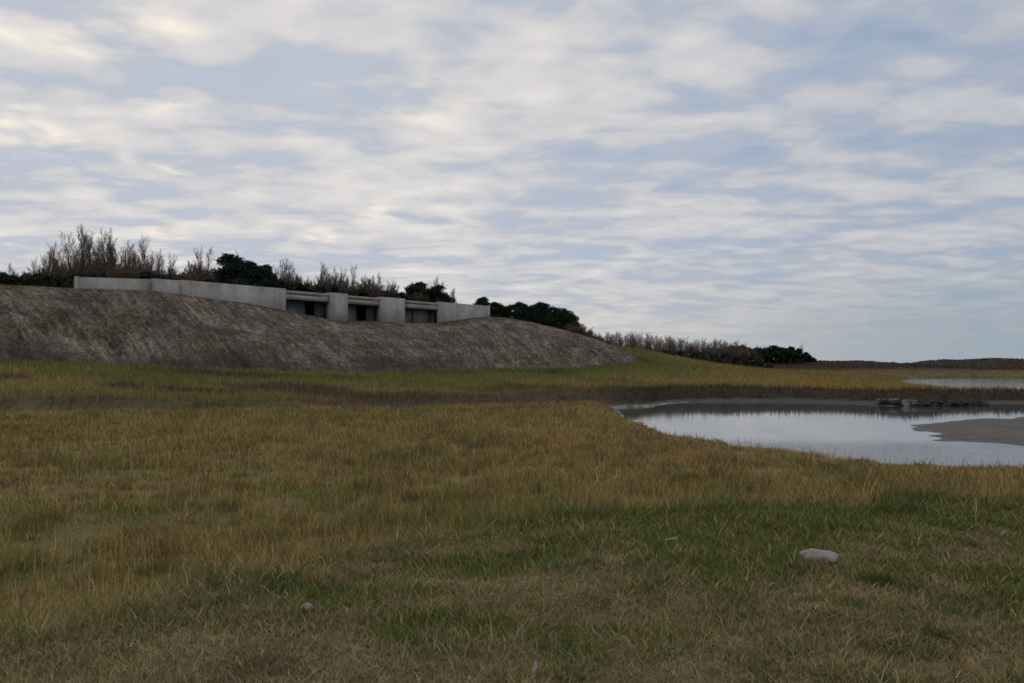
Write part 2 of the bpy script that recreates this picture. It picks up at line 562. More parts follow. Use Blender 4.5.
wv = np.array([(-100, 8, WATER), (480, 8, WATER), (480, 260, WATER), (-100, 260, WATER)])
water = tag(link('water', mesh_np('water', wv, [np.array([[0, 1, 2, 3]])], smooth=False), M_WATER), kind='structure')

# ------------------------------------------------------------------ mound
P0 = np.array([-42.9, 95.0])
DV = np.array([0.647, 0.7625])
DV = DV / np.linalg.norm(DV)
NV = np.array([DV[1], -DV[0]])


def fac_t(px):
    u = (px - 512) / F
    return (P0[1] * u - P0[0]) / (DV[0] - DV[1] * u)


def fac_D(px):
    return P0[1] + DV[1] * fac_t(px)


TOP = EYE + 10.6
crest = [(-230, 278, 90), (-150, 281, 90), (0, 284.5, 91), (73, 288, 93)]
for px, py in ((153, 291), (200, 297), (245, 303), (285, 310.5), (310, 315.3), (328, 319), (345, 320.5), (380, 321.5), (405, 323), (438, 323), (455, 320.5), (470, 318), (490, 316.5)):
    crest.append((px, py, fac_D(px)))
crest += [(510, 318.5, 141), (530, 322, 139), (555, 327.5, 135), (580, 334, 130), (605, 342.5, 125), (625, 350.5, 120), (645, 359, 115), (660, 365, 112)]
crest = np.array(crest, float)
CP = np.linspace(-230, 660, 420)
cD = np.interp(CP, crest[:, 0], crest[:, 2])
cY = np.interp(CP, crest[:, 0], crest[:, 1])
CX = (CP - 512) / F * cD
CZ = EYE + (HOR - cY) / F * cD
bD_k = np.array([(-230, 62), (-150, 65), (0, 68), (100, 70), (200, 73), (300, 77), (400, 82), (450, 86), (520, 93), (600, 102), (650, 110.5), (660, 111.5)], float)
bD = np.interp(CP, bD_k[:, 0], bD_k[:, 1])
bX = (CP - 512) / F * bD
bZ = height(bX, bD) - 0.25
NR = 120
s = np.linspace(0, 1, NR)[:, None]
MX = lerp(bX, CX, s)
MY = lerp(bD, cD, s)
prof = np.where(s < 0.12, s * 0.55, 0.066 + (1 - 0.066) * (1 - (1 - np.clip((s - 0.12) / 0.88, 0, 1)) ** 1.06))
MZ = lerp(bZ, CZ, prof)
slope_len = np.hypot(CX - bX, cD - bD)
along = np.concatenate([[0], np.cumsum(np.hypot(np.diff(bX), np.diff(bD)))])
U = np.broadcast_to(along, MX.shape) + s * 0
Vv = s * slope_len
ur = U * 0.80 + Vv * 0.20
vr = Vv * 0.085 - U * 0.02
amp = np.minimum(np.minimum(s * 8, (1 - s) * 3.2), 1) * np.minimum(slope_len / 12, 1)
dz = (fbm(ur, vr, 61, 4) - 0.5) * 0.75 + (fbm(U * 0.3, Vv * 0.2, 62, 4) - 0.5) * 0.9 + (fbm(U * 2, Vv * 1.2, 63, 3) - 0.5) * 0.40
MZ = MZ + dz * amp
foot = ss(0.30, 0.06, s + (fbm(U * 0.16, Vv * 0.2, 64, 5) - 0.5) * 0.55) * ss(520, 380, CP)[None, :] * 0.75
grassin = np.maximum(ss(0.05, 0.0, s + (fbm(U * 0.3, Vv * 0.3, 65, 3) - 0.5) * 0.08), ss(625, 668, CP + (fbm(U * .2, Vv * .2, 66, 3) - .5) * 60))
# the top: an earth roof behind the walls, running back under the trees
pz = np.where((CP > 72) & (CP < 491), TOP - 0.55, CZ)
back = [(0.05, 0.0), (0.9, 0.0), (6, 0.05), (16, 0.1), (30, 0.0), (48, -1.0), (75, -5.0)]
TX, TY, TZ = [], [], []
for d, dzb in back:
    off = np.where((CP > 72) & (CP < 491), max(d, 0.9), d)
    TX.append(CX - NV[0] * off * 0.55)
    TY.append(cD + off * 0.95)
    fade = ss(490, 660, CP)
    TZ.append(lerp(pz + dzb, CZ - 0.12 * d * 1.0 + 0 * CP, fade) + (fbm(CP * 0.05, CP * 0 + d, 67, 3) - 0.5) * 0.3 * (1 if d > 1 else 0))
gl = grid_faces(NR, len(CP))
V1 = np.stack([MX, MY, MZ], -1).reshape(-1, 3)
V2 = np.stack([np.array(TX), np.array(TY), np.array(TZ)], -1).reshape(-1, 3)
gl2 = grid_faces(len(back), len(CP)) + len(V1)
uv = np.zeros((len(V1) + len(V2), 3))
uv[:len(V1), 0] = U.ravel()
uv[:len(V1), 1] = Vv.ravel()
uv[len(V1):, 0] = V2[:, 0]
uv[len(V1):, 1] = V2[:, 1]
mc = np.zeros((len(V1) + len(V2), 3))
mc[:len(V1), 0] = foot.ravel()
mc[:len(V1), 1] = grassin.ravel()
mc[len(V1):, 0] = 0.5
me = mesh_np('earth_mound', np.concatenate([V1, V2]), [gl, gl2], col=mc, uv=uv)
tag(link('earth_mound', me, M_SOIL), kind='structure')


# ------------------------------------------------------------------ building
def box_mesh(name, boxes, bev=0.0):
    V, Fq = [], []
    for (x0, x1, y0, y1, z0, z1) in boxes:
        b = len(V)
        V += [(x0, y0, z0), (x1, y0, z0), (x1, y1, z0), (x0, y1, z0), (x0, y0, z1), (x1, y0, z1), (x1, y1, z1), (x0, y1, z1)]
        Fq += [(b, b + 3, b + 2, b + 1), (b + 4, b + 5, b + 6, b + 7), (b, b + 1, b + 5, b + 4), (b + 1, b + 2, b + 6, b + 5), (b + 2, b + 3, b + 7, b + 6), (b + 3, b, b + 4, b + 7)]
    return mesh_np(name, np.array(V), [np.array(Fq)], smooth=False)


FROT = math.atan2(DV[1], DV[0])
# local axes: X along the facade (towards the right end), Y into the mound, Z up
bld = empty('concrete_building', (P0[0], P0[1], 0), FROT)
tag(bld, 'long low grey concrete building set into the top of the earth mound', 'building')


def bpart(name, boxes, mat, parent=None):
    return link(name, box_mesh(name, boxes), mat, parent or bld)


T = fac_t
LO = 7.0
bpart('wing_wall', [(T(153), T(181) - .01, 0.12, 0.6, LO, TOP - 0.10), (T(181), T(285.5), 0, 0.6, LO, TOP)], M_CONC)
bpart('pillar', [(T(329.5), T(346.5), -0.30, 1.2, LO, TOP)], M_CONC)
bpart('pillar', [(T(380), T(403.5), -0.30, 1.2, LO, TOP)], M_CONC)
bpart('wing_wall', [(T(438.5), T(490), 0, 0.6, LO, TOP + 0.02)], M_CONC)
bays = [(T(285.5), T(329.5)), (T(346.5), T(380)), (T(403.5), T(438.5))]
for i, (t0, t1) in enumerate(bays):
    L = t1 - t0
    q = t0 + L * 0.74
    zt = TOP - 0.20
    e = 0.004
    li = bpart('lintel', [(t0 + e, t1 - e, 0.22, 0.9, zt - 1.18, zt - 0.02), (t0 + e, t1 - e, 0.02, 0.217, zt - 0.42, zt), (t0 + e, t1 - e, 0.06, 0.217, zt - 1.20, zt - 0.56), (q, t1 - e, 0.03, 0.217, zt - 0.559, zt - 0.421)], M_CONC)
    wb = zt - 1.20
    bpart('recess', [(t0 - 0.4, t1 + 0.4, 4.6, 4.8, LO, zt - 0.1), (t0 - 0.41, t0 - 0.02, 1.25, 4.59, LO, zt - 0.1), (t1 + 0.02, t1 + 0.41, 1.25, 4.59, LO, zt - 0.1), (t0 - 0.4, t1 + 0.4, 0.92, 4.59, zt - 1.10, zt - 0.12)], M_ROOM)
    # glazing: tall panes in a dark frame, one leaf left open onto the dim room
    k0 = t0 + 0.01
    if i == 0:
        cuts = [(0.0, 0.50, M_PANEL), (0.74, 0.99, M_DARK)]
    elif i == 1:
        cuts = [(0.0, 0.38, M_PANEL), (0.70, 0.99, M_DARK)]
    else:
        cuts = [(0.0, 0.33, M_PANEL), (0.37, 0.80, M_GREYP)]
    wf = bpart('window', [(t0 + .006, t1 - .006, 0.86, 0.98, wb - 0.10, wb - 0.02)] + [(t0 + L * c - 0.06, t0 + L * c + 0.06, 0.86, 0.98, LO, wb - 0.1) for c in {round(b, 2) for a in cuts for b in a[:2]} if 0.02 < c < 0.97], M_FRAME)
    for (a, b, mm) in cuts:
        bpart('pane', [(t0 + L * a + 0.07, t0 + L * b - 0.07, 0.90, 0.94, LO, wb - 0.105)], mm, wf)
bpart('roof', [(T(285.5) - 3, T(438.5) + 3, 1.3, 9.0, TOP - 1.0, TOP - 0.60)], M_CONC)

# separate wall on the left, lower down the line
wl0 = np.array(at(73, 0, 93.0)[:2])
wl1 = np.array(at(153.5, 0, fac_D(153) + 0.6)[:2])
wd = wl1 - wl0
wlen = float(np.hypot(*wd))
wr = empty('retaining_wall', (wl0[0], wl0[1], 0), math.atan2(wd[1], wd[0]))
tag(wr, 'short grey concrete retaining wall beyond the left end of the building', 'wall')
link('wall_panel', box_mesh('wall_panel', [(0.5, wlen, 0, 0.4, 9, TOP - 0.16)]), M_CONC, wr)
link('end_post', box_mesh('end_post', [(0, 0.49, -0.06, 0.46, 9, TOP - 0.10)]), M_CONC, wr)


# ------------------------------------------------------------------ trees
def tubes(segs, sides):
    """segs: array of x0 y0 z0 x1 y1 z1 r0 r1 -> verts, quads"""
    S = np.asarray(segs, float)
    a, b = S[:, 0:3], S[:, 3:6]
    d = b - a
    d /= np.linalg.norm(d, axis=1, keepdims=True) + 1e-9
    ref = np.where(np.abs(d[:, 2:3]) > 0.9, [[1.0, 0, 0]], [[0, 0, 1.0]])
    u = np.cross(d, ref)
    u /= np.linalg.norm(u, axis=1, keepdims=True)
    v = np.cross(d, u)
    th = np.arange(sides) / sides * 2 * math.pi
    ring = u[:, None, :] * np.cos(th)[None, :, None] + v[:, None, :] * np.sin(th)[None, :, None]
    A = a[:, None, :] + ring * S[:, 6][:, None, None]
    B = b[:, None, :] + ring * S[:, 7][:, None, None]
    V = np.concatenate([A, B], 1).reshape(-1, 3)
    base = np.arange(len(S))[:, None] * (2 * sides)
    j = np.arange(sides)[None, :]
    j2 = (j + 1) % sides
    Fq = np.stack([base + j, base + j2, base + sides + j2, base + sides + j], -1).reshape(-1, 4)
    return V, Fq


def grow(rn, p, d, length, r, lvl, maxl, out, up, nb, ang, ratio, wob):
    steps = 5 if lvl < 2 else 3
    q = np.array(p, float)
    d = np.array(d, float)
    pts = [q.copy()]
    dirs = [d.copy()]
    for i in range(steps):
        d = d + rn.normal(0, wob, 3)
        d[2] += up * (0.10 if lvl else 0.04)
        d /= np.linalg.norm(d)
        q = q + d * (length / steps)
        pts.append(q.copy())
        dirs.append(d.copy())
    for i in range(steps):
        ra = r * (1 - 0.80 * i / steps)
        rb = r * (1 - 0.80 * (i + 1) / steps)
        out[min(lvl, 3)].append((*pts[i], *pts[i + 1], ra, rb))
    if lvl >= maxl:
        return
    n = nb[lvl]
    for k in range(n):
        f = (0.22 if lvl == 0 else 0.15) + (0.98 - (0.22 if lvl == 0 else 0.15)) * (k + rn.random()) / n
        ii = min(int(f * steps), steps - 1)
        fr = f * steps - ii
        st = pts[ii] * (1 - fr) + pts[ii + 1] * fr
        dd = dirs[ii + 1]
        az = rn.random() * 2 * math.pi
        perp = np.cross(dd, [math.cos(az), math.sin(az), 0.31])
        perp /= np.linalg.norm(perp) + 1e-9
        a = R(ang[lvl]) * rn.uniform(0.7, 1.25)
        nd = dd * math.cos(a) + perp * math.sin(a)
        ll = length * ratio[lvl] * (1 - 0.62 * f) * rn.uniform(0.7, 1.3)
        grow(rn, st, nd, ll, max(r * (1 - 0.8 * f) * 0.5, 0.011), lvl + 1, maxl, out, up, nb, ang, ratio, wob)


def bare_tree(seed, H, stems, spread, nb=(15, 7, 5), tw=1.0, ang=(23, 29, 33)):
    rn = np.random.default_rng(seed)
    out = {0: [], 1: [], 2: [], 3: []}
    for k in range(stems):
        az = rn.random() * 6.28
        tilt = 0.0 if stems == 1 else rn.uniform(0.05, spread)
        d = (math.cos(az) * tilt, math.sin(az) * tilt, 1)
        b = (math.cos(az) * 0.15 * (stems > 1), math.sin(az) * 0.15 * (stems > 1), -0.4)
        hh = H * (1 if k == 0 else rn.uniform(0.6, 0.98))
        grow(rn, b, d, hh, 0.012 * H + 0.02, 0, 3, out, 0.9, nb, ang, (0.44, 0.52, 0.66), 0.04)
    V0, F0 = tubes(out[0] + out[1], 5)
    tg = np.array(out[2] + out[3])
    tg[:, 6:8] = np.maximum(tg[:, 6:8] * 0.8, 0.009) * tw
    V1, F1 = tubes(tg, 3)
    return mesh_np('trunk', V0, [F0]), mesh_np('crown', V1, [F1])


def shrub(seed, H, W, stems=26, tw=1.3):
    rn = np.random.default_rng(seed)
    out = {0: [], 1: [], 2: [], 3: []}
    for k in range(stems):
        az = rn.random() * 6.28
        rr = 0.03
        tilt = rn.uniform(0.02, 0.55)
        d = (math.cos(az) * tilt, math.sin(az) * tilt, 1)
        grow(rn, (math.cos(az) * rr, math.sin(az) * rr, -0.3), d, H * rn.uniform(0.5, 1.0), 0.03, 0, 2, out, 0.8, (12, 8), (20, 26), (0.45, 0.55), 0.04)
    V0, F0 = tubes(out[0], 4)
    tg = np.array(out[1] + out[2])
    tg[:, 6:8] = np.maximum(tg[:, 6:8], 0.010) * tw
    V1, F1 = tubes(tg, 3)
    return mesh_np('stem', V0, [F0]), mesh_np('crown', V1, [F1])


def clump_cards(rn, centers, radii, per, size, flat=0.75):
    """many small leaf sized triangles spread through each clump's volume"""
    Vs = []
    for c, r in zip(centers, radii):
        n = int(per * (r / radii[0]) ** 2) + 20
        d = rn.normal(0, 1, (n, 3))
        d /= np.linalg.norm(d, axis=1, keepdims=True)
        rad_ = r * rn.random((n, 1)) ** 0.45 * rn.uniform(0.72, 1.28, (n, 1))
        p = d * rad_
        p[:, 2] *= flat
        p += c
        a = rn.normal(0, 1, (n, 3)) + d * 0.9 + [0, 0, 0.5]
        a /= np.linalg.norm(a, axis=1, keepdims=True)
        b = np.cross(a, rn.normal(0, 1, (n, 3)))
        b /= np.linalg.norm(b, axis=1, keepdims=True)
        sz = size * rn.uniform(0.6, 1.4, (n, 1))
        Vs.append(np.stack([p - b * sz * 0.38, p + b * sz * 0.38, p + a * sz], 1))
    V = np.concatenate(Vs).reshape(-1, 3)
    return V, np.arange(len(V)).reshape(-1, 3)


def pine(seed, H, W, low=0.10, n=34, size=0.24, per=620):
    rn = np.random.default_rng(seed)
    cs, rs, segs = [], [], []
    lean = rn.normal(0, 0.05, 2)
    segs.append((0, 0, -0.5, lean[0] * H * 0.5, lean[1] * H * 0.5, H * 0.5, 0.16, 0.11))
    segs.append((lean[0] * H * 0.5, lean[1] * H * 0.5, H * 0.5, lean[0] * H, lean[1] * H, H * 0.93, 0.11, 0.03))
    for i in range(n):
        f = low + (1 - low) * (i + rn.random()) / n
        wid = W * 0.5 * (1 - max(0, (f - 0.45) / 0.62) ** 1.6) * rn.uniform(0.35, 1.0)
        az = rn.random() * 6.28
        c = np.array([lean[0] * H * f + math.cos(az) * wid * 0.72, lean[1] * H * f + math.sin(az) * wid * 0.72, H * f * 0.93])
        cs.append(c)
        rs.append(rn.uniform(0.15, 0.24) * (W * 0.6 + H * 0.4) * (1.15 - 0.55 * f))
        segs.append((lean[0] * H * f * .8, lean[1] * H * f * .8, H * f * 0.78, *c, 0.05, 0.015))
    m = max(rs)
    i = int(np.argmax(rs))
    cs[0], cs[i] = cs[i], cs[0]
    rs[0], rs[i] = rs[i], rs[0]
    V1, F1 = clump_cards(rn, cs, rs, per, size)
    V0, F0 = tubes(segs, 6)
    return mesh_np('trunk', V0, [F0]), mesh_np('crown', V1, [F1], smooth=False)


def bush(seed, H, W, n=14, size=0.24, per=330):
    rn = np.random.default_rng(seed)
    cs, rs, segs = [], [], []
    for i in range(n):
        az = rn.random() * 6.28
        q = rn.random() ** 0.6 * W * 0.42
        z = H * rn.uniform(0.15, 0.80) * (1 - 0.45 * q / (W * 0.5))
        cs.append(np.array([math.cos(az) * q, math.sin(az) * q, z]))
        rs.append(rn.uniform(0.14, 0.22) * (H + W) * 0.5)
        segs.append((0, 0, -0.3, *cs[-1], 0.05, 0.012))
    i = int(np.argmax(rs))
    cs[0], cs[i] = cs[i], cs[0]
    rs[0], rs[i] = rs[i], rs[0]
    V1, F1 = clump_cards(rn, cs, rs, per, size)
    V0, F0 = tubes(segs, 4)
    return mesh_np('stem', V0, [F0]), mesh_np('crown', V1, [F1], smooth=False)


def set_mat(pair, a, b):
    pair[0].materials.append(a)
    pair[1].materials.append(b)
    return pair


TREES = [set_mat(bare_tree(100 + i, 9.0, st, 0.22, nb), M_BARK, M_TWIG) for i, (st, nb) in enumerate([(1, (20, 8, 5)), (2, (17, 8, 5)), (3, (13, 8, 5)), (1, (24, 8, 5)), (2, (19, 7, 5)), (3, (14, 7, 5))])]
SHRUBS = [set_mat(shrub(200 + i, 4.0, 2.6), M_BARK, M_RTWIG) for i in range(5)]
DSHRUBS = [set_mat(shrub(230 + i, 4.0, 2.6, 20), M_BARK, M_TWIG) for i in range(3)]
PINES = [set_mat(pine(300 + i, 6.0, 5.0, lo), M_BARK, M_NEEDLE) for i, lo in enumerate([0.10, 0.12, 0.16, 0.12])]
UMBRELLA = [set_mat(pine(330 + i, 6.0, 5.0, 0.45, 16, 0.48, 150), M_BARK, M_NEEDLE) for i in range(3)]
BUSHES = [set_mat(bush(400 + i, 2.2, 3.2), M_BARK, M_EVER) for i in range(4)]
SCRUBS = [set_mat(bush(430 + i, 2.0, 4.5, 12, 0.45, 160), M_BARK, M_SCRUB) for i in range(4)]
FTREES = [set_mat(bare_tree(500 + i, 9.0, st, 0.14, (14, 7, 4), 1.35, (30, 34, 36)), M_BARK, M_TWIG) for i, st in enumerate([1, 2, 2, 3])]
for gname, lst, H0 in (('T', TREES, 9.0), ('S', SHRUBS, 4.0), ('D', DSHRUBS, 4.0), ('F', FTREES, 9.0)):
    for pr in lst:                                    # true height of what grew
        pr[0]['h'] = max(max(v.co.z for v in pr[0].vertices), max(v.co.z for v in pr[1].vertices))
for lst in (PINES, UMBRELLA, BUSHES, SCRUBS):
    for pr in lst:
        pr[0]['h'] = max(v.co.z for v in pr[1].vertices)


def plant(kind, lib, px, top, D, z0, label, cat, group, wide=1.0, parts=('trunk', 'crown')):
    x = (px - 512) / F * D
    H = EYE + (HOR - top) / F * D - z0
    pr = lib[rng.integers(len(lib))]
    k = H / pr[0]['h']
    o = empty(kind, (x, D, z0), rng.random() * 6.28, (k * wide, k * wide, k))
    tag(o, label, cat, group)
    for nm, me_ in zip(parts, pr):
        c = bpy.data.objects.new(nm, me_)
        COL.objects.link(c)
        c.parent = o
    return o


def plateau_z(px):
    if px < 72:
        return float(np.interp(px, CP, CZ))
    if px < 491:
        return TOP - 0.6
    return float(np.interp(px, CP, CZ)) - 0.3


G_BARE = 'bare trees on the mound behind the building'
bare = [
    (12, 262, 104, 'small thin bare tree at the far left edge of the mound'),
    (46, 240, 104, 'short bare tree left of the tall bare row on the mound'),
    (60, 246, 112, 'thin bare sapling between the short tree and the tall bare row'),
    (70, 231, 108, 'leftmost tall bare tree of the row above the retaining wall end'),
    (84, 223, 110, 'tall upright bare tree above the retaining wall, second of the tall row'),
    (97, 229, 116, 'slender bare tree with light gaps in its crown, third of the tall row'),
    (105, 226, 110, 'bare tree with crowded steep branches, fourth of the tall row'),
    (116, 228, 113, 'broad bare tree in the middle of the retaining wall'),
    (128, 238, 120, 'lower bare tree between the two broad bare crowns'),
    (140, 234, 109, 'last tall bare tree above the right half of the retaining wall'),
    (150, 241, 116, 'bare tree just above the joint between the two grey walls'),
    (166, 252, 118, 'thin bare stem rising a little above the russet thicket'),
    (203, 244, 112, 'lone slim bare tree just left of the two dark pines'),
    (240, 250, 134, 'faint bare treetop showing above the left dark pine'),
    (279, 259, 128, 'left one of two thin bare poles right of the dark pines'),
    (289, 257, 130, 'right one of two thin bare poles right of the dark pines'),
    (319, 260, 130, 'tall bare tree behind the first window bay'),
    (327, 263, 133, 'bare tree with a forked crown near the first pillar'),
    (338, 266, 136, 'twiggy bare tree above the first pillar'),
    (351, 264, 132, 'narrow bare tree above the second window bay'),
    (365, 273, 138, 'low bare tree behind the left edge of the second pillar'),
    (376, 270, 136, 'bare tree with spreading top above the second pillar'),
    (392, 279, 140, 'low bare tree just left of the round dark pine'),
    (440, 275, 152, 'bare treetop showing above the round dark pine'),
    (452, 287, 150, 'small bare tree on the right shoulder of the round dark pine'),
]
for px, top, D, lab in bare:
    plant('bare_tree', TREES, px, top, D, plateau_z(px) - 0.2, lab, 'tree', G_BARE, rng.uniform(0.85, 1.15))

for i in range(17):
    px = 34 + 130 * (i + rng.random()) / 17
    t = float(np.interp(px, [30, 60, 85, 120, 145, 165], [252, 241, 229, 234, 240, 252])) + rng.uniform(0, 12)
    plant('bare_tree', TREES, px, t, rng.uniform(114, 128), TOP - 0.9, 'slender leafless tree filling the back of the tall row on the left', 'tree', 'back rank of the tall bare row', rng.uniform(0.8, 1.1))
tops = [(0, 268), (30, 264), (60, 258), (100, 256), (150, 256), (190, 258), (215, 262), (280, 268), (310, 268), (340, 270), (370, 275), (400, 283), (430, 290), (460, 296)]
tp = np.array(tops, float)
for i in range(96):
    px = -20 + 480 * (i + rng.random()) / 96
    D = float(np.interp(px, [0, 153, 490], [98, 103, 143])) + rng.uniform(0, 20)
    t = float(np.interp(px, tp[:, 0], tp[:, 1])) + rng.uniform(0, 14)
    if px < 205:
        lab, gr = 'leafless russet shrub in the thicket behind the left grey walls', 'thicket behind the left grey walls'
    elif px < 400:
        lab, gr = 'leafless russet shrub in the thicket above the window bays', 'thicket above the window bays'
    else:
        lab, gr = 'leafless shrub among the dark pines above the right end wall', 'shrubs above the right end wall'
    plant('bare_shrub', SHRUBS if rng.random() < .7 else DSHRUBS, px, t, D, plateau_z(px) - 0.2, lab, 'shrub', gr, rng.uniform(0.9, 1.5), ('stem', 'crown'))
for i, px in enumerate([-14, -2, 8, 20, 32, 45, 56, 66]):
    plant('evergreen_bush', BUSHES, px, 273 + rng.uniform(-3, 4), 97 + rng.uniform(-1, 3), plateau_z(px) - 0.3,
          'low dark evergreen bush under the bare trees at the far left of the mound', 'bush', 'evergreen bushes at the far left', 0.9, ('stem', 'crown'))
for i, px in enumerate(np.linspace(80, 400, 24)):
    plant('undergrowth_bush', BUSHES, px + rng.uniform(-5, 5), float(np.interp(px, [80, 153, 285, 400], [271, 271, 281, 291])) + rng.uniform(-1.5, 3), float(np.interp(px, [0, 153, 490], [98, 104, 146])) + rng.uniform(2, 6), plateau_z(px) - 0.3,
          'dark undergrowth bush at the foot of the thicket behind the building', 'bush', 'undergrowth behind the building', 1.5, ('stem', 'crown'))

G_PINE = 'dark pines on the mound'
pines = [
    (232, 253, 112, 1.35, 'taller left one of the two dark pines behind the long grey wall'),
    (247, 260, 113, 1.4, 'middle dark pine crown leaning on the taller pine'),
    (263, 263, 114, 1.25, 'lower right one of the dark pines behind the long grey wall'),
    (417, 281, 142, 1.7, 'round dark pine above the third window bay'),
    (437, 284, 143, 1.7, 'lower right half of the round dark pine above the right wall'),
    (482, 296, 150, 1.7, 'dark pine behind the right end of the concrete wall'),
    (496, 301, 151, 1.5, 'dark pine just past the right end of the concrete wall'),
    (510, 304, 152, 1.5, 'small dark pine in the dip right of the concrete wall'),
    (522, 301, 150, 1.5, 'dark pine standing on the bare soil right of the building'),
    (534, 303, 151, 1.5, 'dark pine left of the highest crown in the right hand row'),
    (543, 301, 149, 1.5, 'highest dark pine in the middle of the right hand row'),
    (555, 305, 146, 1.4, 'dark pine before the last two in the right hand row'),
    (564, 308, 145, 1.3, 'second last dark pine of the row on the mound'),
    (571, 313, 143, 1.2, 'last dark pine at the right end of the row on the mound'),
]
for px, top, D, wd_, lab in pines:
    plant('pine_tree', PINES, px, top, D, plateau_z(px) - 0.4, lab, 'tree', G_PINE, wd_)
for i in range(14):
    px = 572 + 34 * (i + rng.random()) / 14
    c = float(np.interp(px, CP, cY))
    D = float(np.interp(px, CP, cD)) + rng.uniform(2, 8)
    plant('bare_shrub', DSHRUBS, px, c - float(np.interp(px, [572, 590, 606], [14, 8, 4])) * rng.uniform(0.6, 1.1), D, float(np.interp(px, CP, CZ)) - 1.0,
          'small dark leafless shrub on the mound edge right of the last pine', 'shrub', 'shrubs on the right edge of the mound', 1.5, ('stem', 'crown'))

# far line of bare trees and pines behind the grassy hill
for i in range(84):
    px = 606 + 150 * (i + rng.random()) / 84
    D = 205 + rng.uniform(0, 40)
    t = float(np.interp(px, [608, 630, 670, 700, 725, 750], [333, 332, 336, 340, 339, 347])) + rng.uniform(-2.5, 3)
    x = (px - 512) / F * D
    z0 = float(height(np.array([x]), np.array([D]))[0])
    plant('bare_tree', FTREES, px, t, D, z0 - 0.3, 'distant bare tree in the grey row behind the grassy hill', 'tree', 'distant row of bare trees', 1.25)
for i in range(34):
    px = 650 + 100 * (i + rng.random()) / 34
    D = 200 + rng.uniform(0, 10)
    t = float(np.interp(px, [645, 670, 700, 740], [348, 349, 351, 352])) + rng.uniform(-1, 3)
    x = (px - 512) / F * D
    z0 = float(height(np.array([x]), np.array([D]))[0])
    plant('evergreen_bush', SCRUBS, px, t, D, z0 - 0.3, 'dark bush under the distant row of bare trees', 'bush', 'dark bushes under the distant trees', 0.9, ('stem', 'crown'))
far_pines = [(694, 347, 'leftmost distant pine, dark among the grey bare row'), (709, 348, 'second distant pine from the left in the grey bare row'), (722, 349, 'distant pine where the grey bare row starts to drop'),
             (733, 346, 'distant pine at the left of the flat topped group'), (742, 345, 'distant flat topped pine with its trunk hidden by scrub'), (750, 347, 'distant pine near the left of the flat topped group'),
             (757, 348, 'distant pine left of the lowest crown of the far wood'), (763, 350, 'lowest crown in the middle of the far pine group'), (769, 348, 'distant pine just right of the lowest crown'),
             (776, 346, 'distant spreading pine under a bare treetop'), (783, 348, 'distant pine fourth from the right end of the far wood'), (790, 347, 'distant pine third from the right end of the far wood'),
             (798, 349, 'distant pine second from the right end of the far wood'), (805, 353, 'last small pine at the right end of the distant wood')]
for px, t, lab in far_pines:
    D = (292 if px > 750 else 236) + rng.uniform(0, 12)
    x = (px - 512) / F * D
    z0 = float(height(np.array([x]), np.array([D]))[0])
    plant('pine_tree', UMBRELLA, px, t - 1.5, D, z0 - 0.2, lab, 'tree', 'distant pines', 1.45)
for px, t, lab in ((770, 345, 'distant bare crown above the gap between the far pines'), (777, 344, 'distant bare tree behind the umbrella pines'), (799, 343, 'last distant bare tree above the right end of the pines')):
    D = 310
    z0 = float(height(np.array([(px - 512) / F * D]), np.array([D]))[0])
    plant('bare_tree', FTREES, px, t, D, z0 - 0.3, lab, 'tree', 'distant row of bare trees', 1.2)
for i in range(22):
    px = 742 + 72 * (i + rng.random()) / 22
    D = 300 + rng.uniform(0, 20)
    x = (px - 512) / F * D
    z0 = float(height(np.array([x]), np.array([D]))[0])
    plant('scrub_bush', SCRUBS, px, rng.uniform(355, 359.5), D, z0 - 0.4, 'low bush in the gaps between the distant pine trunks', 'bush', 'bushes under the distant pines', 1.1, ('stem', 'crown'))
for i in range(14):
    px = 738 + 62 * (i + rng.random()) / 14
    D = 306 + rng.uniform(0, 20)
    x = (px - 512) / F * D
    z0 = float(height(np.array([x]), np.array([D]))[0])
    plant('bare_tree', FTREES, px, rng.uniform(345, 351), D, z0 - 0.4, 'distant bare tree standing among the far pines', 'tree', 'distant row of bare trees', 1.3)
for i in range(70):
    px = 745 + 300 * (i + rng.random()) / 70
    D = rng.uniform(300, 400)
    x = (px - 512) / F * D
    z0 = float(height(np.array([x]), np.array([D]))[0])
    t = float(np.interp(px, [745, 815, 830, 850, 885, 915, 935, 955, 985, 1000, 1012, 1045], [361, 361, 360, 361, 362, 363, 361, 360, 359, 361, 362, 362])) + rng.uniform(-1.3, 1.8)
    if EYE + (HOR - t) / F * D - z0 < 0.5:
        continue
    plant('scrub_bush', SCRUBS, px, t, D, z0 - 0.4, 'low dark scrub bush on the skyline of the far dunes', 'bush', 'scrub on the far dunes', 1.5, ('stem', 'crown'))

# ------------------------------------------------------------------ stones
def stone_mesh(seed, sx, sy, sz, sub=3, rough=0.25):
    import bmesh
    bm = bmesh.new()
    bmesh.ops.create_icosphere(bm, subdivisions=sub, radius=1)
    V = np.array([v.co[:] for v in bm.verts])
    rn = np.random.default_rng(seed)
    for _ in range(9):                                   # broken faces
        nrm = rn.normal(0, 1, 3)
        nrm /= np.linalg.norm(nrm)
        lim = rn.uniform(0.62, 0.95)
        dd = V @ nrm
        V -= np.outer(np.maximum(dd - lim, 0) * 0.9, nrm)
    V *= 1 + (fbm(V[:, 0] * 1.7 + V[:, 2], V[:, 1] * 1.7 + V[:, 2] * 0.7 + seed, 80, 3)[:, None] - 0.5) * rough * 2
    V *= [sx, sy, sz]
    for v, c in zip(bm.verts, V):
        v.co = c
    me_ = bpy.data.meshes.new('stone')
    bm.to_mesh(me_)
    bm.free()
    me_.polygons.foreach_set('use_smooth', np.ones(len(me_.polygons), bool))
    return me_


def hz1(x, y):
    return float(height(np.array([float(x)]), np.array([float(y)]))[0])


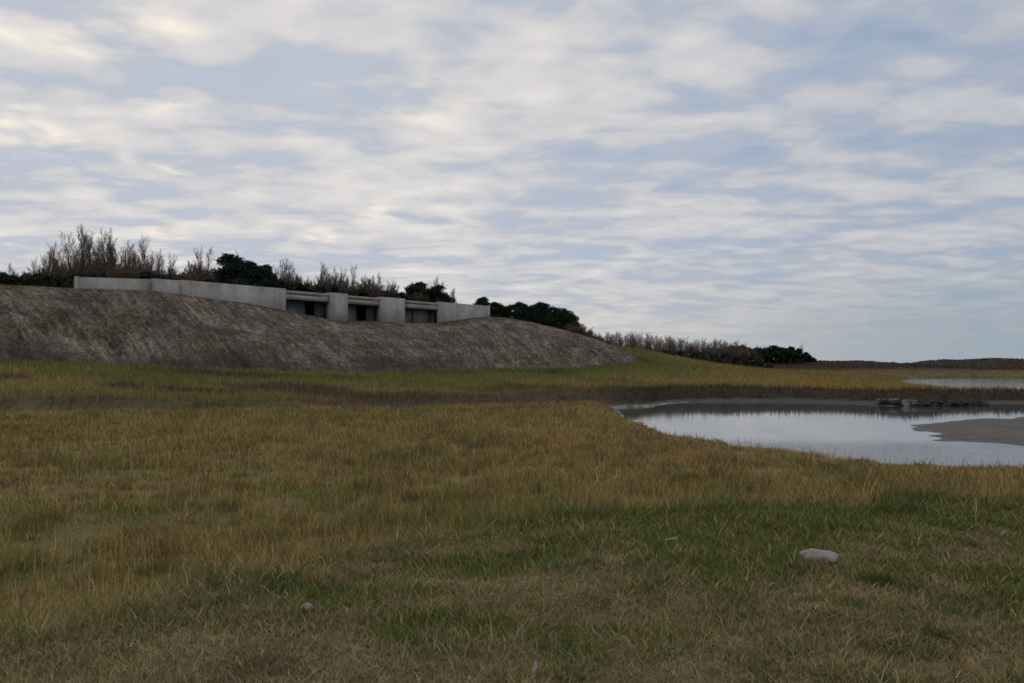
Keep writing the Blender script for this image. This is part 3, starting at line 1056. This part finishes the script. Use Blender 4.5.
def ground_at(px, py):
    """where the bearing and dip of a pixel meet the ground"""
    ys = np.linspace(2.5, 90, 6000)
    xs = (px - 512) / F * ys
    zs = EYE - (py - HOR) / F * ys
    hh = height(xs, ys)
    i = int(np.argmax(zs <= hh))
    return float(xs[i]), float(ys[i]), float(hh[i])


x, y, z = ground_at(820, 560)
st = link('boulder', stone_mesh(12, 0.168, 0.13, 0.085, 4, 0.34), M_STONE, None, (x, y, z + 0.020))
tag(st, 'smooth pinkish grey stone lying in the short grass on the right', 'stone')
x, y, z = ground_at(309, 609)
tag(link('pale_stone', stone_mesh(8, 0.04, 0.032, 0.03, 3), M_PEBBLE, None, (x, y, z + 0.02)), 'small pale stone in the dry grass at the lower left', 'stone')

# bleached stick
x, y, z = ground_at(670, 541)
seg = [(-0.055, 0, 0.02, 0.0, 0.008, 0.028, 0.009, 0.010), (0.0, 0.008, 0.028, 0.03, 0.0, 0.032, 0.010, 0.008), (0.03, 0.0, 0.032, 0.055, 0.015, 0.05, 0.007, 0.004), (0.02, 0.0, 0.03, 0.06, -0.01, 0.03, 0.005, 0.003)]
Vs, Fs = tubes(seg, 7)
tag(link('stick', mesh_np('stick', Vs, [Fs]), M_STICK, None, (x, y, z)), 'short bleached forked stick lying on the bare patch of turf', 'stick')
# upright pale feather
x, y, z = ground_at(533, 676)
fv, ff = [], []
for i in range(9):
    t = i / 8
    wd_ = 0.011 * math.sin(math.pi * min(1, t * 0.85 + 0.15)) ** 0.7 + 0.0008
    cx_ = 0.012 * math.sin(t * 2.2)
    fv += [(cx_ - wd_, 0.01 * t, 0.035 + 0.055 * t), (cx_, 0.01 * t - 0.002, 0.035 + 0.055 * t), (cx_ + wd_, 0.01 * t, 0.035 + 0.055 * t)]
    if i:
        b = (i - 1) * 3
        ff += [(b, b + 1, b + 4, b + 3), (b + 1, b + 2, b + 5, b + 4)]
fr = empty('feather', (x, y, z), R(10))
tag(fr, 'small pale feather stuck upright in the dry grass at the bottom', 'feather')
link('vane', mesh_np('vane', np.array(fv), [np.array(ff)]), M_FEATHER, fr)
Vs, Fs = tubes([(0, 0, -0.01, 0, 0, 0.035, 0.0022, 0.0018), (0, -0.0025, 0.035, 0.011, 0.006, 0.088, 0.0018, 0.0006)], 6)
link('quill', mesh_np('quill', Vs, [Fs]), M_FEATHER, fr)

# stones that line the point across the pond
ROCKS = [stone_mesh(20 + i, 0.36, 0.28, 0.22, 2, 0.55) for i in range(7)]
for i, m_ in enumerate(ROCKS):
    m_.polygons.foreach_set('use_smooth', np.zeros(len(m_.polygons), bool))
    m_.materials.append(M_ROCK)
ROCKS2 = [m_.copy() for m_ in ROCKS[:4]]
for m_ in ROCKS2:
    m_.materials.clear()
    m_.materials.append(M_ROCK2)
for i in range(120):
    f = (i + rng.random()) / 120
    px_ = lerp(881, 988, f)
    D = 61.4 + 0.6 * max(0.0, 0.12 - f) * 10 + 1.6 * rng.random() + (0.5 if f > .9 else 0)
    row = rng.random()
    xx = (px_ - 512) / F * D
    zz = WATER + 0.04 + row * 0.34 * (1 - 0.3 * f)
    pale = f < 0.34 and rng.random() < 0.4
    o = link('rock', ROCKS2[i % 4] if pale else ROCKS[i % 7], None, None, (xx, D + row * 0.8, zz))
    k = rng.uniform(0.45, 1.1)
    o.scale = (k, k, k)
    o.rotation_euler = (rng.uniform(-.4, .4), rng.uniform(-.4, .4), rng.random() * 6.28)
    tag(o, 'pale grey stone at the left end of the stone bank across the pond' if pale else 'dark wet stone in the stone bank at the far edge of the pond', 'rock', 'stones of the far pond bank')

# ------------------------------------------------------------------ grass
def blades(name, x, y, h, w, lean, col, label, seg2=True, zoff=-0.01, curl=0.35, mat=M_BLADE, z=None):
    n = len(x)
    z = height(x, y) + zoff if z is None else z
    yaw = rng.random(n) * 2 * math.pi
    la = rng.random(n) * 2 * math.pi
    dx, dy = np.cos(yaw) * w * 0.5, np.sin(yaw) * w * 0.5
    lx, ly = np.cos(la) * lean * h, np.sin(la) * lean * h
    up = h * np.sqrt(np.clip(1 - np.minimum(lean, 0.97) ** 2, 0.03, 1))
    b = np.stack([x, y, z], 1)
    o = np.stack([dx, dy, 0 * dx], 1)
    m = b + np.stack([lx * curl, ly * curl, up * 0.58], 1)
    t = b + np.stack([lx, ly, up], 1)
    if seg2:
        V = np.stack([b - o, b + o, m - o * 0.75, m + o * 0.75, t], 1).reshape(-1, 3)
        k = np.arange(n)[:, None] * 5
        Fq = k + np.array([[0, 1, 3, 2]])
        Ft = k + np.array([[2, 3, 4]])
        c = np.repeat(col, 5, 0)
        fs = [Fq, Ft]
    else:
        V = np.stack([b - o, b + o, t], 1).reshape(-1, 3)
        fs = [np.arange(n * 3).reshape(-1, 3)]
        c = np.repeat(col, 3, 0)
    me_ = mesh_np(name, V, fs, smooth=False, col=c)
    ob = link(name, me_, mat)
    tag(ob, label, 'grass', None, 'stuff')
    return ob


def jitter(col, a, hue=0.08):
    n = len(col)
    k = np.exp(rng.normal(0, a, (n, 1)))
    h = np.exp(rng.normal(0, hue, (n, 3)))
    return np.clip(col * k * h, 0.004, 0.6)


def polar(n, r0, r1, p, half=R(43)):
    """points in the wedge ahead, density falling as distance**-p"""
    u = rng.random(n)
    q = 2 - p
    r = (r0 ** q + u * (r1 ** q - r0 ** q)) ** (1 / q)
    a = rng.uniform(-half, half, n)
    return r * np.sin(a), r * np.cos(a), r


# short trodden turf
x, y, r = polar(680000, 2.4, 13.5, 1.0)
cc, hh, wet, kt, bk, g = zones(x, y)
keep = rng.random(len(x)) < ss(0.15, 0.7, kt) * (0.65 + 0.35 * ss(0.3, 0.55, fbm(x * 2.6, y * 2.6, 91, 3)))
x, y, r, cc, hh, g = x[keep], y[keep], r[keep], cc[keep], hh[keep], g[keep]
dead = rng.random(len(x)) < lerp(0.62, 0.14, g)
col = np.where(dead[:, None], lerp(STRAW, BROWN * 1.3, rng.random((len(x), 1)) ** 1.3), np.where(rng.random((len(x), 1)) < 0.5, GREEN, lerp(GREEN, DGREEN, 0.6)))
col = jitter(lerp(col, cc, 0.25), 0.25)
h = hh * np.exp(rng.normal(0, 0.35, len(x))) * np.where(dead, 1.6, 1.0)
blades('short_turf', x, y, h, 0.0034 + 0.0009 * r, np.where(dead, rng.uniform(0.5, 0.98, len(x)), rng.uniform(0.1, 0.7, len(x))), col,
       'short trodden green and straw turf on the rise in the foreground')

# dead straws lying matted on the turf
x, y, r = polar(110000, 2.4, 12.5, 1.0)
cc, hh, wet, kt, bk, g = zones(x, y)
keep = rng.random(len(x)) < ss(0.1, 0.6, kt) * 0.75 * lerp(1.0, 0.15, g) * ss(0.36, 0.62, fbm(x * 1.7, y * 2.0, 96, 4))
x, y, r = x[keep], y[keep], r[keep]
blades('straw_litter', x, y, rng.uniform(0.04, 0.13, len(x)), 0.0020 + 0.0005 * r, rng.uniform(0.90, 0.985, len(x)),
       jitter(lerp(STRAW, BROWN, rng.random((len(x), 1)) * 0.95), 0.3), 'dead pale straw matted over the short turf', zoff=0.012, curl=0.62)

# golden marsh grass
x, y, r = polar(640000, 3.2, 62, 1.05)
cc, hh, wet, kt, bk, g = zones(x, y)
tus = fbm(x * 1.5, y * 1.5, 92, 3)
keep = (rng.random(len(x)) < ss(0.85, 0.25, kt) * (0.5 + 0.5 * ss(0.32, 0.6, tus))) & (wet < 0.06) & (far_side(x, y) < 0.5) & (hh > 0.03)
x, y, r, cc, hh, tus = [v[keep] for v in (x, y, r, cc, hh, tus)]
h = hh * (1 - 0.50 * ss(15, 21, y) * ss(2, 7, x)) * np.exp(rng.normal(0, 0.30, len(x))) * (0.55 + 0.85 * ss(0.3, 0.7, tus))
blades('marsh_grass', x, y, h, 0.0045 + 0.00075 * r, rng.uniform(0.25, 0.975, len(x)), jitter(cc, 0.36, 0.11),
       'long golden brown marsh grass between the rise and the pond')

# pale seed stalks standing above the rest
x, y, r = polar(26000, 5, 46, 1.0)
cc, hh, wet, kt, bk, g = zones(x, y)
keep = (kt < 0.3) & (far_side(x, y) < -2) & (wet < 0.05) & (rng.random(len(x)) < ss(0.42, 0.62, fbm(x * 0.3, y * 0.4, 93, 3)) * 0.9 + 0.1)
x, y, r = x[keep], y[keep], r[keep]
blades('seed_stalk_grass', x, y, rng.uniform(0.22, 0.44, len(x)), 0.003 + 0.0004 * r, rng.uniform(0.0, 0.25, len(x)),
       jitter(np.tile(lerp(STRAW, GOLD2, 0.5), (len(x), 1)), 0.2), 'thin pale seed stalks standing above the marsh grass')

# land beyond the creek and pond
x, y, r = polar(420000, 44, 225, 1.25)
cc, hh, wet, kt, bk, g = zones(x, y)
yb = np.interp(x, BX, BY)
keep = (far_side(x, y) > 0.2) & (wet < 0.06) & (hh > 0.08) & ((y < yb + 1.0) | (x > 17.5))
x, y, r, cc, hh = [v[keep] for v in (x, y, r, cc, hh)]
blades('far_marsh_grass', x, y, hh * np.exp(rng.normal(0, 0.35, len(x))), 0.02 + 0.0007 * r, rng.uniform(0.02, 0.6, len(x)), jitter(cc, 0.25, 0.06),
       'olive and golden marsh grass on the far side of the pond and creek', seg2=False)

# dark scrubby cover of the far dunes
x, y, r = polar(110000, 238, 400, 1.2)
cc, hh, wet, kt, bk, g = zones(x, y)
kk = (x > 20)
x, y, r, cc = x[kk], y[kk], r[kk], cc[kk]
o = blades('dune_heath', x, y, rng.uniform(0.10, 0.42, len(x)), rng.uniform(0.25, 0.7, len(x)), rng.uniform(0.1, 0.6, len(x)), jitter(cc, 0.16, 0.06),
           'dark brown heath covering the far dunes', seg2=False)


# weeds that have begun to grow on the bare soil, thickest at its foot and against the walls
nw = 90000
si = rng.random(nw)
ci = rng.random(nw) * (len(CP) - 2)
fi = si * (NR - 2)
i0, j0 = fi.astype(int), ci.astype(int)
fa, fb = fi - i0, ci - j0
def bil(A):
    return (A[i0, j0] * (1 - fb) + A[i0, j0 + 1] * fb) * (1 - fa) + (A[i0 + 1, j0] * (1 - fb) + A[i0 + 1, j0 + 1] * fb) * fa
wx, wy, wz = bil(MX), bil(MY), bil(MZ)
cpx = np.interp(ci, np.arange(len(CP)), CP)
cl = fbm(wx * 0.35, wy * 0.35, 95, 4)
prob = 0.9 * ss(0.10, 0.0, si - 0.10 * (cl - 0.4)) + 0.75 * ss(0.955, 0.99, si) * ss(0.40, 0.58, cl) + 0.5 * ss(0.60, 0.70, cl) + 0.8 * ss(0.90, 0.97, si) * ss(436, 450, cpx) * ss(500, 485, cpx) + 0.9 * ss(628, 660, cpx)
kp = rng.random(nw) < prob
wx, wy, wz, si, cpx = wx[kp], wy[kp], wz[kp], si[kp], cpx[kp]
wc = np.where((rng.random(len(wx)) < 0.5)[:, None], OLIVE * 0.8, BROWN * 0.9)
blades('mound_weeds', wx, wy, rng.uniform(0.10, 0.38, len(wx)), rng.uniform(0.05, 0.12, len(wx)), rng.uniform(0.1, 0.8, len(wx)), jitter(wc, 0.3), 'thin weeds sprouting on the bare soil of the mound', seg2=False, z=wz - 0.02)


# darker tussocks one can tell apart
def tussock(px, py, W, H, colr, label, n=900):
    x0, y0, z0 = ground_at(px, py)
    rr = np.sqrt(rng.random(n)) * W * 0.5
    aa = rng.random(n) * 2 * math.pi
    x = rr * np.cos(aa)
    y = rr * np.sin(aa) * 0.7
    h = H * (1 - 0.55 * (rr / (W * 0.5)) ** 2) * rng.uniform(0.55, 1.1, n)
    out = np.stack([x, y], 1) / (W * 0.5)
    lean = 0.55
    yaw = rng.random(n) * 2 * math.pi
    w = 0.006
    o = np.stack([np.cos(yaw) * w, np.sin(yaw) * w, 0 * yaw], 1) * 0.5
    b = np.stack([x, y, height(x0 + x, y0 + y) - z0 - 0.01], 1)
    side = out * (lean * h)[:, None] + rng.normal(0, 0.12, (n, 2)) * h[:, None]
    m = b + np.stack([side[:, 0] * 0.4, side[:, 1] * 0.4, h * 0.6], 1)
    t = b + np.stack([side[:, 0], side[:, 1], h * 0.95], 1)
    V = np.stack([b - o, b + o, m - o * 0.75, m + o * 0.75, t], 1).reshape(-1, 3)
    k = np.arange(n)[:, None] * 5
    me_ = mesh_np('grass_tussock', V, [k + np.array([[0, 1, 3, 2]]), k + np.array([[2, 3, 4]])], smooth=False, col=np.repeat(jitter(np.tile(colr, (n, 1)), 0.3), 5, 0))
    ob = link('grass_tussock', me_, M_BLADE, None, (x0, y0, z0))
    tag(ob, label, 'grass tussock', 'tussocks')
    return ob


tussock(873, 583, 0.26, 0.14, lerp(GREEN, DGREEN, 0.7), 'dark green grass tussock just right of and below the pinkish stone', 420)
tussock(893, 515, 0.6, 0.20, lerp(GREEN, DGREEN, 0.7), 'dark green tussock on the right edge of the short turf', 700)
tussock(555, 505, 0.7, 0.34, lerp(BROWN, OLIVE, 0.4), 'brown tussock where golden grass meets green turf near the middle', 900)
tussock(685, 482, 0.7, 0.30, OLIVE * 0.7, 'olive tussock in the golden grass above the middle of the turf', 900)
tussock(237, 490, 0.6, 0.34, lerp(BROWN, GOLD, 0.35), 'dark brown tussock left of centre in the marsh grass', 420)
tussock(175, 498, 0.8, 0.30, lerp(BROWN, GOLD, 0.35), 'wide brown tussock in the left part of the marsh grass', 420)
tussock(40, 465, 1.0, 0.34, lerp(BROWN, GOLD, 0.35), 'brown tussock at the left edge of the marsh grass', 420)
tussock(160, 570, 0.5, 0.22, lerp(BROWN, OLIVE, 0.5), 'low brown tussock at the lower left beside green grass', 350)
tussock(330, 585, 0.5, 0.17, lerp(BROWN, STRAW, 0.35), 'flattened brown tussock above the small pale stone', 300)
tussock(240, 575, 0.45, 0.13, GREEN * 0.8, 'green grass tuft at the lower left', 700)

# ------------------------------------------------------------------ sky and sun
SUN_AZ, SUN_EL = R(-31), R(11)                       # left of the view, behind the bare trees
w = bpy.data.worlds.new('World')
scene.world = w
w.use_nodes = True
nt = w.node_tree
for q in list(nt.nodes):
    nt.nodes.remove(q)
n = N(nt)
tc = n('ShaderNodeTexCoord').outputs['Generated']
sep = n('ShaderNodeSeparateXYZ', {0: tc})
dz = n.math('MAXIMUM', sep.outputs[2], 0.0)
zz = n.math('ADD', dz, 0.105)
pxn = n.math('DIVIDE', sep.outputs[0], zz)
pyn = n.math('DIVIDE', sep.outputs[1], zz)
pv = n('ShaderNodeCombineXYZ', {0: pxn, 1: pyn, 2: 0.0}).outputs[0]
sky = n('ShaderNodeTexSky', sky_type='NISHITA', sun_disc=False)
sky.sun_elevation = SUN_EL
sky.sun_rotation = SUN_AZ
mpA = n('ShaderNodeMapping', {'Vector': pv, 'Location': (3.1, 1.7, 0), 'Rotation': (0, 0, R(-18)), 'Scale': (0.80, 1.0, 1)}).outputs[0]
mpB = n('ShaderNodeMapping', {'Vector': pv, 'Location': (11.3, 2.6, 6.0), 'Rotation': (0, 0, R(-12)), 'Scale': (0.78, 1.0, 1)}).outputs[0]
mpC = n('ShaderNodeMapping', {'Vector': pv, 'Location': (1.2, 9.3, 5.0), 'Rotation': (0, 0, R(-12)), 'Scale': (0.85, 1.0, 1)}).outputs[0]
big = n.noise(mpA, 0.9, 2, 0.45, 0.3)
cell = n.noise(mpB, 2.6, 3, 0.50, 0.35)
cell2 = n.noise(mpC, 5.0, 3, 0.5, 0.3)
fine = n.noise(mpC, 11.0, 4, 0.6, 0.2)
mpD = n('ShaderNodeMapping', {'Vector': pv, 'Location': (2.2, 3.4, 8.0), 'Rotation': (0, 0, R(-16)), 'Scale': (0.45, 1.5, 1)}).outputs[0]
ripple = n.noise(mpD, 2.6, 3, 0.5, 0.4)
cov = n.math('ADD', n.math('MULTIPLY', big, 0.16), n.math('ADD', n.math('MULTIPLY', cell, 0.29), n.math('ADD', n.math('MULTIPLY', cell2, 0.31), n.math('ADD', n.math('MULTIPLY', fine, 0.06), n.math('MULTIPLY', ripple, 0.18)))))
# sun nearness
sd = (math.sin(SUN_AZ) * math.cos(R(9)), math.cos(SUN_AZ) * math.cos(R(9)), math.sin(R(9)))
dot = n('ShaderNodeVectorMath', {0: tc, 1: sd}, operation='DOT_PRODUCT').outputs['Value']
near_sun = n.mapr(dot, 0.45, 1.0, 0.0, 1.0)
vnear = n.mapr(dot, 0.80, 1.0, 0.0, 1.0)
S = 10.0                                              # colours are written as final radiance, Background strength is 0.1
gap = n.mix(near_sun, (0.31 * S, 0.40 * S, 0.55 * S), (0.43 * S, 0.51 * S, 0.64 * S))
grey = n.mix(near_sun, (0.44 * S, 0.475 * S, 0.54 * S), (0.56 * S, 0.57 * S, 0.61 * S))
lite = n.mix(near_sun, (0.65 * S, 0.645 * S, 0.67 * S), (0.86 * S, 0.81 * S, 0.76 * S))
c1 = n.mix(n.mapr(cov, 0.38, 0.51, 0, 1, 'LINEAR'), gap, grey)
c2 = n.mix(n.mapr(cov, 0.465, 0.64, 0, 1, 'LINEAR'), c1, lite)
# thin bright places where the light comes through
thin = n.math('MULTIPLY', n.mapr(n.noise(mpB, 2.9, 3, 0.5, 0.5), 0.52, 0.80, 0, 1), n.mapr(cov, 0.46, 0.58, 0.05, 1))
rim = n.math('MULTIPLY', thin, n.math('MULTIPLY_ADD', vnear, 1.1, 0.22), clamp=True)
c3_ = n.mix(rim, c2, n.mix(vnear, (0.80 * S, 0.76 * S, 0.72 * S), (1.20 * S, 1.05 * S, 0.84 * S)))
cloud_amt = n.mapr(cov, 0.32, 0.46, 0.75, 1.0)
sk = n.mix(cloud_amt, n.mix(0.5, sky.outputs[0], gap), c3_)
# smooth blue grey air low down
hzc = n.mix(near_sun, (0.335 * S, 0.395 * S, 0.445 * S), (0.66 * S, 0.60 * S, 0.53 * S))
hzf = n.mapr(dz, 0.012, 0.15, 1.0, 0.0)
hzf = n.math('MULTIPLY', hzf, n.mapr(near_sun, 0.0, 1.0, 0.95, 0.25))
sk = n.mix(hzf, sk, hzc)
zen = n.mapr(dz, 0.45, 0.85, 1.0, 1.75)               # unseen upper sky brightened to add light on the ground
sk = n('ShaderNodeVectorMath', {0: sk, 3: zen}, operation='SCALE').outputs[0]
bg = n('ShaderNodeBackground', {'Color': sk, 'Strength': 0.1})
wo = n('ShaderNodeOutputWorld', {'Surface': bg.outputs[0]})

sl = bpy.data.lights.new('sun', 'SUN')
sl.energy = 0.5
sl.angle = R(14)
sl.color = (1.0, 0.88, 0.72)
so = bpy.data.objects.new('sun', sl)
COL.objects.link(so)
from mathutils import Vector
so.rotation_euler = Vector((-math.sin(SUN_AZ) * math.cos(SUN_EL), -math.cos(SUN_AZ) * math.cos(SUN_EL), -math.sin(SUN_EL))).to_track_quat('-Z', 'Y').to_euler()

# ------------------------------------------------------------------ camera and output
cam = bpy.data.cameras.new('camera')
cam.lens = 28.0
cam.sensor_width = 36.0
cam.clip_start = 0.05
cam.clip_end = 9000
co = bpy.data.objects.new('camera', cam)
COL.objects.link(co)
co.location = (0, 0, EYE)
co.rotation_euler = (R(90) + math.atan((HOR - 341.5) / F), 0, 0)
scene.camera = co
scene.view_settings.view_transform = 'Standard'
scene.view_settings.look = 'None'
scene.view_settings.exposure = 0.0
scene.view_settings.gamma = 1.0
scene.cycles.use_denoising = True
scene.cycles.max_bounces = 6
scene.cycles.filter_width = 1.6
scene.render.resolution_x = 1024
scene.render.resolution_y = 683
